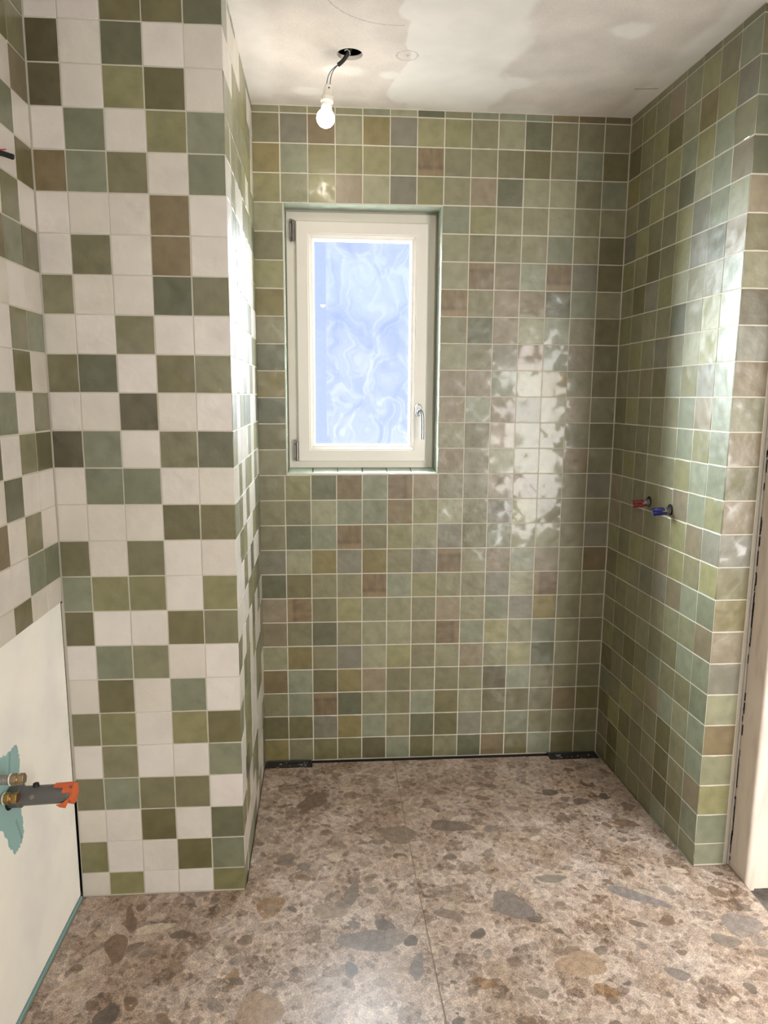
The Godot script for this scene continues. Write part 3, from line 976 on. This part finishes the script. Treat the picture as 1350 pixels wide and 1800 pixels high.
func build_window() -> void:
	var w := thing("window_1", "cream framed shower window with frosted film on its pane", "window", Vector3(0, 0, 0), "structure")
	var x0 := 0.1145
	var x1 := 0.7010
	var y0 := 1.2215
	var y1 := 2.2140
	part("frame", rect_frame(x0, x1, y0, y1, [[0.0, -0.15], [0.0, -0.090], [0.003, -0.087], [0.048, -0.087], [0.050, -0.089], [0.050, -0.14]]), M.frame_edge, w)
	part("packing", boxes([[Vector3(0.110, 1.2070, -0.32), Vector3(0.710, y0 + 0.002, -0.1015)], [Vector3(0.110, y1 - 0.002, -0.32), Vector3(0.710, 2.2230, -0.1015)], [Vector3(0.110, y0, -0.32), Vector3(x0 + 0.002, y1, -0.1015)], [Vector3(x1 - 0.002, y0, -0.32), Vector3(0.710, y1, -0.1015)]]), M.grout, w)
	var sx0 := 0.1535
	var sx1 := 0.6685
	var sy0 := 1.2500
	var sy1 := 2.1765
	var sash := part("sash", rect_frame(sx0, sx1, sy0, sy1, [[0.0, -0.14], [0.0, -0.073], [0.003, -0.070], [0.044, -0.070], [0.0465, -0.0725], [0.049, -0.0725], [0.060, -0.080], [0.060, -0.13]]), M.frame, w)
	part("glazing_bead", rect_frame(sx0 + 0.0602, sx1 - 0.0602, sy0 + 0.0602, sy1 - 0.0602, [[0.0, -0.11], [0.0, -0.0815], [0.004, -0.0815], [0.008, -0.091], [0.008, -0.11]]), M.bead, sash)
	var gx0 := sx0 + 0.066
	var gx1 := sx1 - 0.066
	var gy0 := sy0 + 0.066
	var gy1 := sy1 - 0.066
	var s := st_new()
	s.set_smooth_group(-1)
	var pm := mat(Color(0.25, 0.28, 0.34, 0.5), 0.0)
	pm.metallic_specular = 0.25
	pm.transparency = BaseMaterial3D.TRANSPARENCY_ALPHA
	pm.emission_enabled = true
	pm.emission = Color.BLACK
	pm.emission_texture = film_texture()
	pm.emission_energy_multiplier = PANE_GLOW
	var z := -0.095
	var c := [Vector3(gx0, gy0, z), Vector3(gx0, gy1, z), Vector3(gx1, gy1, z), Vector3(gx1, gy0, z)]
	var uvs := [Vector2(0, 1), Vector2(0, 0), Vector2(1, 0), Vector2(1, 1)]
	for i in [0, 1, 2, 0, 2, 3]:
		s.set_uv(uvs[i])
		s.add_vertex(c[i])
	s.generate_normals()
	s.generate_tangents()
	part("pane", s.commit(), pm, sash, Vector3.ZERO, "frosted pane with wrinkled blue film")
	# half-moon gap in the film where the sky shows clear
	var st := st_new()
	st.set_smooth_group(-1)
	for i in 12:
		var a0 := PI + PI * i / 12.0
		var a1 := PI + PI * (i + 1) / 12.0
		var m := Vector3(0.2555, 1.868, z + 0.0008)
		var p0 := m + Vector3(cos(a0), sin(a0), 0) * 0.0105
		var p1 := m + Vector3(cos(a1), sin(a1), 0) * 0.0105
		tri(st, m, p0, p1, Vector3.BACK)
		quad(st, p0, p1, p1 - Vector3(0, 0, 0.0012), p0 - Vector3(0, 0, 0.0012), p0 - m)
	var clear := mat(c8(220, 226, 230), 0.4)
	clear.emission_enabled = true
	clear.emission = Color(0.93, 0.96, 1.0)
	clear.emission_energy_multiplier = 0.9
	part("film_gap", flat(st), clear, sash, Vector3.ZERO, "clear half-moon gap in the film")
	# hinges
	for k in [[0.1315, 2.100, 2.182], [0.1375, 1.2515, 1.337]]:
		var h := part("hinge", lathe([[0.0, 0.0, -1], [0.0, 0.0058, -1], [0.026, 0.0058, -1], [0.026, 0.0048, -1], [0.028, 0.0048, -1], [0.028, 0.0058, -1], [0.078, 0.0058, -1], [0.078, 0.0, -1]], Vector3.UP, 14), M.hinge, w, Vector3(k[0] + 0.012, k[1], -0.0705))
		part("hinge_plate", box(Vector3(-0.0125, 0.0, -0.016), Vector3(-0.0055, k[2] - k[1], 0.002), 0.001), M.hinge, h)
		part("hinge_screw", boxes([[Vector3(-0.0115, 0.008, 0.002), Vector3(-0.0065, 0.013, 0.0035)], [Vector3(-0.0115, 0.066, 0.002), Vector3(-0.0065, 0.071, 0.0035)]], 0.0008), M.steel_dark, h)
	# handle
	var hd := part("handle", stadium(0.0125, 0.024, 0.011), M.metal, w, Vector3(0.6385, 1.458, -0.070), "satin metal window handle")
	part("neck", lathe([[0.0, 0.0085], [0.030, 0.0078], [0.036, 0.0085]], Vector3(0, 0, 1), 18), M.metal, hd, Vector3(0, -0.004, 0.010))
	part("lever", tube(bezier(Vector3(-0.002, -0.003, 0.044), Vector3(0.010, 0.0, 0.050), Vector3(0.011, -0.03, 0.046), Vector3(0.011, -0.115, 0.044)), 0.0078, 16), M.metal, hd)
	# the bright sky outside, seen by the room through the deep opening; added light panels, the left one boosted to brighten the right wall
	var film := AreaLight3D.new()
	film.name = "film_glow"                # what the film itself scatters into the room
	film.area_size = Vector2(gx1 - gx0, gy1 - gy0)
	film.area_normalize_energy = false
	film.light_energy = 0.75
	film.light_color = Color(0.90, 0.96, 1.0)
	film.area_range = 12.0
	film.area_attenuation = 2.0
	film.shadow_enabled = true
	w.add_child(film, true)
	film.transform = Transform3D(Basis(Vector3.UP, PI), Vector3((gx0 + gx1) / 2, (gy0 + gy1) / 2, z + 0.003))
	for k in [["sky_daylight", 1.7, -0.90, SKY_ENERGY], ["window_daylight", 1.5, 0.75, WINDOW_ENERGY]]:
		var l := AreaLight3D.new()
		l.name = k[0]
		l.area_size = Vector2(k[1], 1.7)
		l.area_normalize_energy = false
		l.light_energy = k[3]
		l.light_color = Color(0.94, 0.98, 1.0)
		l.area_range = 12.0
		l.area_attenuation = 2.0
		l.shadow_enabled = true
		w.add_child(l, true)
		l.transform = Transform3D(Basis(Vector3.UP, PI) * Basis(Vector3.RIGHT, -0.35), Vector3(k[2], 2.45, -0.95))

func stadium(r: float, half: float, depth: float) -> ArrayMesh:
	var s := st_new()
	var ring := []
	for i in 24:
		var a := TAU * i / 24.0
		ring.append(Vector3(cos(a) * r, sin(a) * r + (half - r) * signf(sin(a) + 0.0001), 0))
	s.set_smooth_group(2)
	for i in 24:
		var a: Vector3 = ring[i]
		var b: Vector3 = ring[(i + 1) % 24]
		var d := Vector3(0, 0, depth)
		quad(s, a, b, b + d, a + d, a + b)
		quad(s, a + d, b + d, b * 0.86 + d * 1.15, a * 0.86 + d * 1.15, a + b + d * 20)
	s.set_smooth_group(-1)
	for i in 24:
		tri(s, Vector3(0, 0, depth * 1.15), ring[i] * 0.86 + Vector3(0, 0, depth * 1.15), ring[(i + 1) % 24] * 0.86 + Vector3(0, 0, depth * 1.15), Vector3.BACK)
	return flat(s)

# ------------------------------------------------------------------ things
func build_lamp() -> void:
	var o := thing("pendant_light", "lit bare bulb in a white holder hanging by two wires from the ceiling hole", "lamp", Vector3(0.2735, 2.375, 0.40))
	var ax := Vector3(0.10, 1.0, 0.02).normalized()
	var bm := mat(Color(1, 0.97, 0.9), 0.4)
	bm.emission_enabled = true
	bm.emission = Color(1.0, 0.96, 0.90)
	bm.emission_energy_multiplier = BULB_GLOW
	var prof := []
	for i in 15:
		var a := -PI / 2 + (PI / 2 + 0.95) * i / 14.0
		prof.append([sin(a) * 0.0285, maxf(cos(a) * 0.0285, 0.0)])
	var bulb := part("bulb", lathe(prof + [[0.027, 0.0162], [0.030, 0.0158]], ax, 32), bm, o)
	part("bulb_neck", lathe([[0.0295, 0.0160], [0.034, 0.0163], [0.050, 0.0155], [0.050, 0.0]], ax, 28), M.holder, bulb)
	part("holder", lathe([[0.046, 0.0], [0.046, 0.0190, -1], [0.050, 0.0200], [0.060, 0.0200], [0.064, 0.0185], [0.066, 0.0150], [0.090, 0.0125], [0.096, 0.0115], [0.097, 0.0, -1]], ax, 28), M.holder, o)
	part("terminal_screw", box(Vector3(-0.0022, -0.0022, -0.001), Vector3(0.0022, 0.0022, 0.0015), 0.0005), M.hole, o, ax * 0.084 + Vector3(0.003, 0, 0.0128))
	var top := Vector3(0.0435, 0.157, 0.004)        # end of the black cable
	part("wire", tube(bezier(ax * 0.092 + Vector3(-0.006, 0, 0), ax * 0.092 + Vector3(-0.002, 0.036, 0.0), top + Vector3(-0.030, -0.018, 0.0), top), 0.0014), M.wire_blue, o, Vector3.ZERO, "thin blue wire")
	part("wire", tube(bezier(ax * 0.092 + Vector3(0.005, 0, 0.003), ax * 0.092 + Vector3(0.007, 0.030, 0.003), top + Vector3(-0.024, -0.020, 0.003), top), 0.0014), M.wire_brown, o, Vector3.ZERO, "thin brown wire")
	part("cable", tube(bezier(top + Vector3(-0.004, -0.003, 0), top + Vector3(0.016, 0.010, 0.0), Vector3(0.070, 0.180, 0.010), Vector3(0.092, 0.222, 0.030)), 0.0062, 12), M.rubber, o, Vector3.ZERO, "black sheathed cable")
	part("earth_wire", tube(bezier(Vector3(0.060, 0.192, 0.012), Vector3(0.070, 0.197, 0.020), Vector3(0.078, 0.186, 0.022), Vector3(0.076, 0.176, 0.022)), 0.0011), M.holder, o)
	var l := OmniLight3D.new()
	l.name = "bulb_light"
	l.light_energy = BULB_ENERGY
	l.light_color = Color(1.0, 0.93, 0.84)
	l.light_size = 0.026
	l.omni_range = 8.0
	l.omni_attenuation = 2.0
	l.shadow_enabled = true
	o.add_child(l, true)

func pipe_stub(label: String, col: Material, at: Vector3, up: float) -> void:
	# a threaded stub in its hole, closed by a coloured slotted plug
	var o := thing("pipe_stub", label, "pipe", at, "", "shower pipe stubs")
	var ax := Vector3(-1, -up, 0).normalized()
	part("hole_shade", lathe([[-0.004, 0.0, -1], [0.0012, 0.0, -1], [0.0012, 0.0185, -1], [0.0002, 0.0195, -1], [-0.004, 0.0195, -1]], Vector3(-1, 0, 0), 28), M.hole, o, Vector3(0, 0.004, 0.001))  # black disc painted for the shade of an uncut hole
	var b := part("pipe", lathe([[-0.004, 0.0122], [0.014, 0.0122], [0.016, 0.0112], [0.030, 0.0112], [0.030, 0.0, -1]], ax, 24), M.galv, o)
	var rings := st_new()
	for i in 4:
		rings.append_from(lathe([[0.0035 + i * 0.0028, 0.0118], [0.0045 + i * 0.0028, 0.0132], [0.0055 + i * 0.0028, 0.0118]], ax, 20), 0, Transform3D())
	part("thread", rings.commit(), M.steel_dark, b)
	# crown of plug segments, open in the middle, with slots between them
	for i in 5:
		var s := st_new()
		s.set_smooth_group(1)
		var side := ax.cross(Vector3.BACK).normalized()
		var w := ax.cross(side).normalized()
		var l0 := 0.022 - 0.007 * (i % 2)
		var l1 := 0.062 - 0.004 * ((i * 2) % 3)
		var ro := 0.0138
		var ri := 0.0108
		for k in 6:
			var t0 := TAU * i / 5.0 + 0.84 * k / 6.0
			var t1 := TAU * i / 5.0 + 0.84 * (k + 1) / 6.0
			var e0 := side * cos(t0) + w * sin(t0)
			var e1 := side * cos(t1) + w * sin(t1)
			quad(s, ax * l0 + e0 * ro, ax * l0 + e1 * ro, ax * l1 + e1 * ro * 0.97, ax * l1 + e0 * ro * 0.97, e0 + e1)
			quad(s, ax * l0 + e0 * ri, ax * l0 + e1 * ri, ax * l1 + e1 * ri, ax * l1 + e0 * ri, -(e0 + e1))
			quad(s, ax * l1 + e0 * ri, ax * l1 + e1 * ri, ax * l1 + e1 * ro * 0.97, ax * l1 + e0 * ro * 0.97, ax)
			if k == 0:
				quad(s, ax * l0 + e0 * ri, ax * l0 + e0 * ro, ax * l1 + e0 * ro * 0.97, ax * l1 + e0 * ri, e0 - e1)
			if k == 5:
				quad(s, ax * l0 + e1 * ri, ax * l0 + e1 * ro, ax * l1 + e1 * ro * 0.97, ax * l1 + e1 * ri, e1 - e0)
		part("plug_segment", flat(s), col, o)
	part("plug_core", lathe([[0.026, 0.0112], [0.030, 0.0112], [0.030, 0.0108], [0.034, 0.0108], [0.034, 0.0, -1]], ax, 24), M.rubber, o)

func build_pipes() -> void:
	pipe_stub("pipe stub with a red slotted plug on the right wall, nearer the corner", M.red, Vector3(1.4367, 1.137, 0.337), 0.10)
	pipe_stub("pipe stub with a blue slotted plug on the right wall, nearer the room", M.blue, Vector3(1.4411, 1.131, 0.490), 0.06)
	# waste pipe for the basin
	var xw := -0.4746
	var o := thing("waste_pipe", "grey plastic waste pipe end with torn orange tape sticking from the plaster", "pipe", Vector3(xw, 0.575, 1.21))
	var ax := Vector3(1.0, 0.035, 0.0).normalized()
	part("hole_shade", lathe([[-0.003, 0.0, -1], [0.0022, 0.0, -1], [0.0022, 0.0265, -1], [0.0, 0.0275, -1]], Vector3.RIGHT, 30), M.hole, o, Vector3(0, -0.004, 0))  # shade of the wall hole, painted as a black disc
	part("pipe", lathe([[-0.003, 0.0222], [0.128, 0.0222], [0.132, 0.0225], [0.148, 0.0225], [0.149, 0.0205, -1], [0.144, 0.0200, -1], [0.120, 0.0196, -1], [0.120, 0.0, -1]], ax, 32), M.pvc, o)
	part("collar", lathe([[0.000, 0.0225], [0.002, 0.0252], [0.020, 0.0252], [0.024, 0.0262], [0.030, 0.0262], [0.032, 0.0225]], ax, 32), M.pvc, o)
	part("plug", lathe([[-0.008, 0.0], [-0.008, 0.006, -1], [0.0, 0.0075], [0.006, 0.0065], [0.007, 0.0, -1]], Vector3.UP, 16), M.rubber, o, Vector3(0.062, 0.025, -0.002))
	part("smear", lathe([[0.0, 0.0], [0.0, 0.006, -1], [0.0015, 0.004], [0.002, 0.0]], Vector3(0.0, 0.35, 0.94).normalized(), 9, 0.13), M.mortar, o, Vector3(0.060, 0.0095, 0.0208))
	# torn tape: a cap with flaps
	var t := st_new()
	t.set_smooth_group(-1)
	for i in 24:
		var a0 := TAU * i / 24.0
		var a1 := TAU * (i + 1) / 24.0
		var e0 := Vector3(0, sin(a0), cos(a0))
		var e1 := Vector3(0, sin(a1), cos(a1))
		var back := 0.128 if (i < 9 and i > 1) else 0.139
		var back2 := 0.128 if (i + 1 < 9 and i + 1 > 1) else 0.139
		if i >= 4 and i <= 9:
			back -= 0.022
			back2 -= 0.022 if i < 9 else 0.0
		if i == 0 or i == 1 or i == 22 or i == 23:
			back = 0.146
			back2 = 0.146
		var f := Vector3(0, 0.0053, 0)
		quad(t, Vector3(back, 0, 0) + f + e0 * 0.0236, Vector3(back2, 0, 0) + f + e1 * 0.0236, Vector3(0.151, 0, 0) + f + e1 * (0.0236 + 0.002 * sin(a1 * 4.0)), Vector3(0.151, 0, 0) + f + e0 * (0.0236 + 0.002 * sin(a0 * 4.0)), e0 + e1)
		tri(t, Vector3(0.1535, 0.0075, 0.002), Vector3(0.151, 0, 0) + f + e0 * 0.0236, Vector3(0.151, 0, 0) + f + e1 * 0.0236, Vector3.RIGHT)
	quad(t, Vector3(0.112, -0.012, 0.021), Vector3(0.130, -0.006, 0.0245), Vector3(0.134, -0.022, 0.020), Vector3(0.118, -0.024, 0.013), Vector3(0, -0.4, 1))
	tri(t, Vector3(0.130, -0.006, 0.0245), Vector3(0.150, 0.012, 0.023), Vector3(0.134, -0.022, 0.020), Vector3(0, -0.2, 1))
	part("tape", flat(t), M.tape, o, Vector3.ZERO, "torn orange tape")
	# capped water connections on either side of it
	for k in [[1.275, 0.653, "capped grey water pipe stub above the orange taped waste pipe", M.brass_dull, 0.038], [1.25, 0.594, "brass capped water pipe stub in front of the waste pipe collar", M.brass, 0.008]]:
		var v := thing("water_stub", k[2], "pipe", Vector3(xw, k[1], k[0]))
		var d := Vector3(1.0, 0.05, 0.0).normalized()
		var l0: float = k[4]
		part("pipe", lathe([[-0.002, 0.0104], [l0 + 0.004, 0.0104]], d, 20), M.galv, v)
		var th := st_new()
		for i in int(l0 / 0.0032):
			th.append_from(lathe([[0.002 + i * 0.0032, 0.0104], [0.0030 + i * 0.0032, 0.0112], [0.0040 + i * 0.0032, 0.0104]], d, 18), 0, Transform3D())
		part("thread", th.commit(), M.galv, v)
		part("washer", lathe([[0.0, 0.0, -1], [0.0, 0.0135, -1], [0.0022, 0.0135, -1], [0.0022, 0.0, -1]], d, 22), M.holder, v, d * (l0 - 0.0015))
		part("nut", hexagon(0.013, 0.0135, d), k[3], v, d * l0)
		part("ring", lathe([[0.0, 0.0, -1], [0.0, 0.0100], [0.006, 0.0100], [0.006, 0.0, -1]], d, 20), M.brass, v, d * (l0 + 0.0125))
		part("cap", hexagon(0.012, 0.0125, d), k[3], v, d * (l0 + 0.018))
	# loose electric cable above
	var c := thing("loose_cable", "black cable end with a red core sticking from the upper left wall", "cable", Vector3(-0.4706, 2.052, 1.02))
	part("sheath", tube([Vector3(-0.002, 0.004, 0.0), Vector3(0.012, 0.001, 0.001), Vector3(0.0345, -0.0055, 0.0)], 0.0062, 12), M.rubber, c)
	part("core", tube([Vector3(-0.002, 0.009, 0.002), Vector3(0.010, 0.0095, 0.002), Vector3(0.020, 0.0105, 0.001)], 0.0013, 8), M.wire_red, c)

func build_drain() -> void:
	var o := thing("shower_drain", "dark linear drain channel along the foot of the back wall", "drain", Vector3(0, 0, 0))
	part("channel", boxes([[Vector3(0.005, -0.058, 0.0005), Vector3(1.427, -0.045, 0.0725)], [Vector3(0.005, -0.045, 0.0005), Vector3(1.427, -0.0125, 0.004)]], 0.001), M.steel_dark, o)
	for k in [[0.008, 0.196], [1.210, 1.421]]:
		var t := part("end_tray", boxes([[Vector3(k[0], -0.020, 0.006), Vector3(k[1], -0.014, 0.071)], [Vector3(k[0], -0.014, 0.006), Vector3(k[1], -0.006, 0.010)], [Vector3(k[0], -0.014, 0.066), Vector3(k[1], -0.006, 0.071)], [Vector3(k[0], -0.014, 0.010), Vector3(k[0] + 0.005, -0.006, 0.066)], [Vector3(k[1] - 0.005, -0.014, 0.010), Vector3(k[1], -0.006, 0.066)]], 0.001), M.steel_dark, o)
		var crumbs := st_new()
		crumbs.set_smooth_group(-1)
		for i in 26:
			var p := Vector3(rng.randf_range(k[0] + 0.012, k[1] - 0.012), -0.014, rng.randf_range(0.014, 0.062))
			if i < 10:
				p.x = (k[1] - 0.03 if k[0] < 0.5 else k[0] + 0.045) + rng.randf_range(-0.012, 0.012)
			var r := rng.randf_range(0.0012, 0.0042)
			add_box(crumbs, p - Vector3(r, 0.0, r), p + Vector3(r * rng.randf_range(0.6, 1.4), r * 1.2, r * rng.randf_range(0.6, 1.4)), r * 0.5)
		part("mortar_crumbs", flat(crumbs), M.mortar, t).set_meta("kind", "stuff")
	part("sealant_bead", box(Vector3(0.20, -0.019, 0.0002), Vector3(1.206, -0.0125, 0.0035), 0.001), M.grout, o)
	part("slot_rail", boxes([[Vector3(0.20, -0.030, 0.026), Vector3(1.206, -0.010, 0.030)]], 0.001), M.steel_dark, o)

const WINDOW_ENERGY := 17.0
const SKY_ENERGY := 140.0
const PANE_GLOW := 1.35
const BULB_ENERGY := 0.012
const BULB_GLOW := 26.0

func _ready() -> void:
	rng.seed = 20240611
	# camera
	var cam := Camera3D.new()
	cam.name = "camera"
	add_child(cam)
	cam.fov = 71.693
	cam.near = 0.02
	cam.far = 30.0
	cam.transform = Transform3D(Basis.from_euler(Vector3(-0.161435, -0.074478, 0.006608)), Vector3(0.28628, 1.51112, 2.80963))
	cam.current = true
	# sky and exposure
	var env := Environment.new()
	env.background_mode = Environment.BG_COLOR       # a bright, evenly overcast sky
	env.background_color = Color(0.64, 0.71, 0.87)
	env.tonemap_mode = Environment.TONE_MAPPER_LINEAR
	env.tonemap_exposure = 1.1
	env.sdfgi_enabled = true
	env.ssao_enabled = true
	env.ssil_enabled = true
	var we := WorldEnvironment.new()
	we.name = "environment"
	we.environment = env
	add_child(we)
	make_materials()
	# daylight: an added fill window behind the camera and the landing window beyond the doorway
	lit_window("window_2", "added fill light window in the wall behind the camera", 1.28, 1.24, Transform3D(Basis(Vector3.UP, PI), Vector3(0.50, 1.54, 4.215)), 0.65, Color(1.0, 0.985, 0.97), 1.5)
	lit_window("window_3", "tall glazed window of the landing beyond the doorway", 0.86, 1.53, Transform3D(Basis(Vector3.UP, PI), Vector3(2.255, 1.125, 3.265)), 5.2, Color(1.0, 0.985, 0.97), 2.0)
	# structure
	build_back_wall()
	build_right_wall()
	build_partition()
	build_left_wall()
	build_floor()
	build_ceiling()
	build_shell()
	build_door()
	build_window()
	# things
	build_lamp()
	build_pipes()
	build_drain()
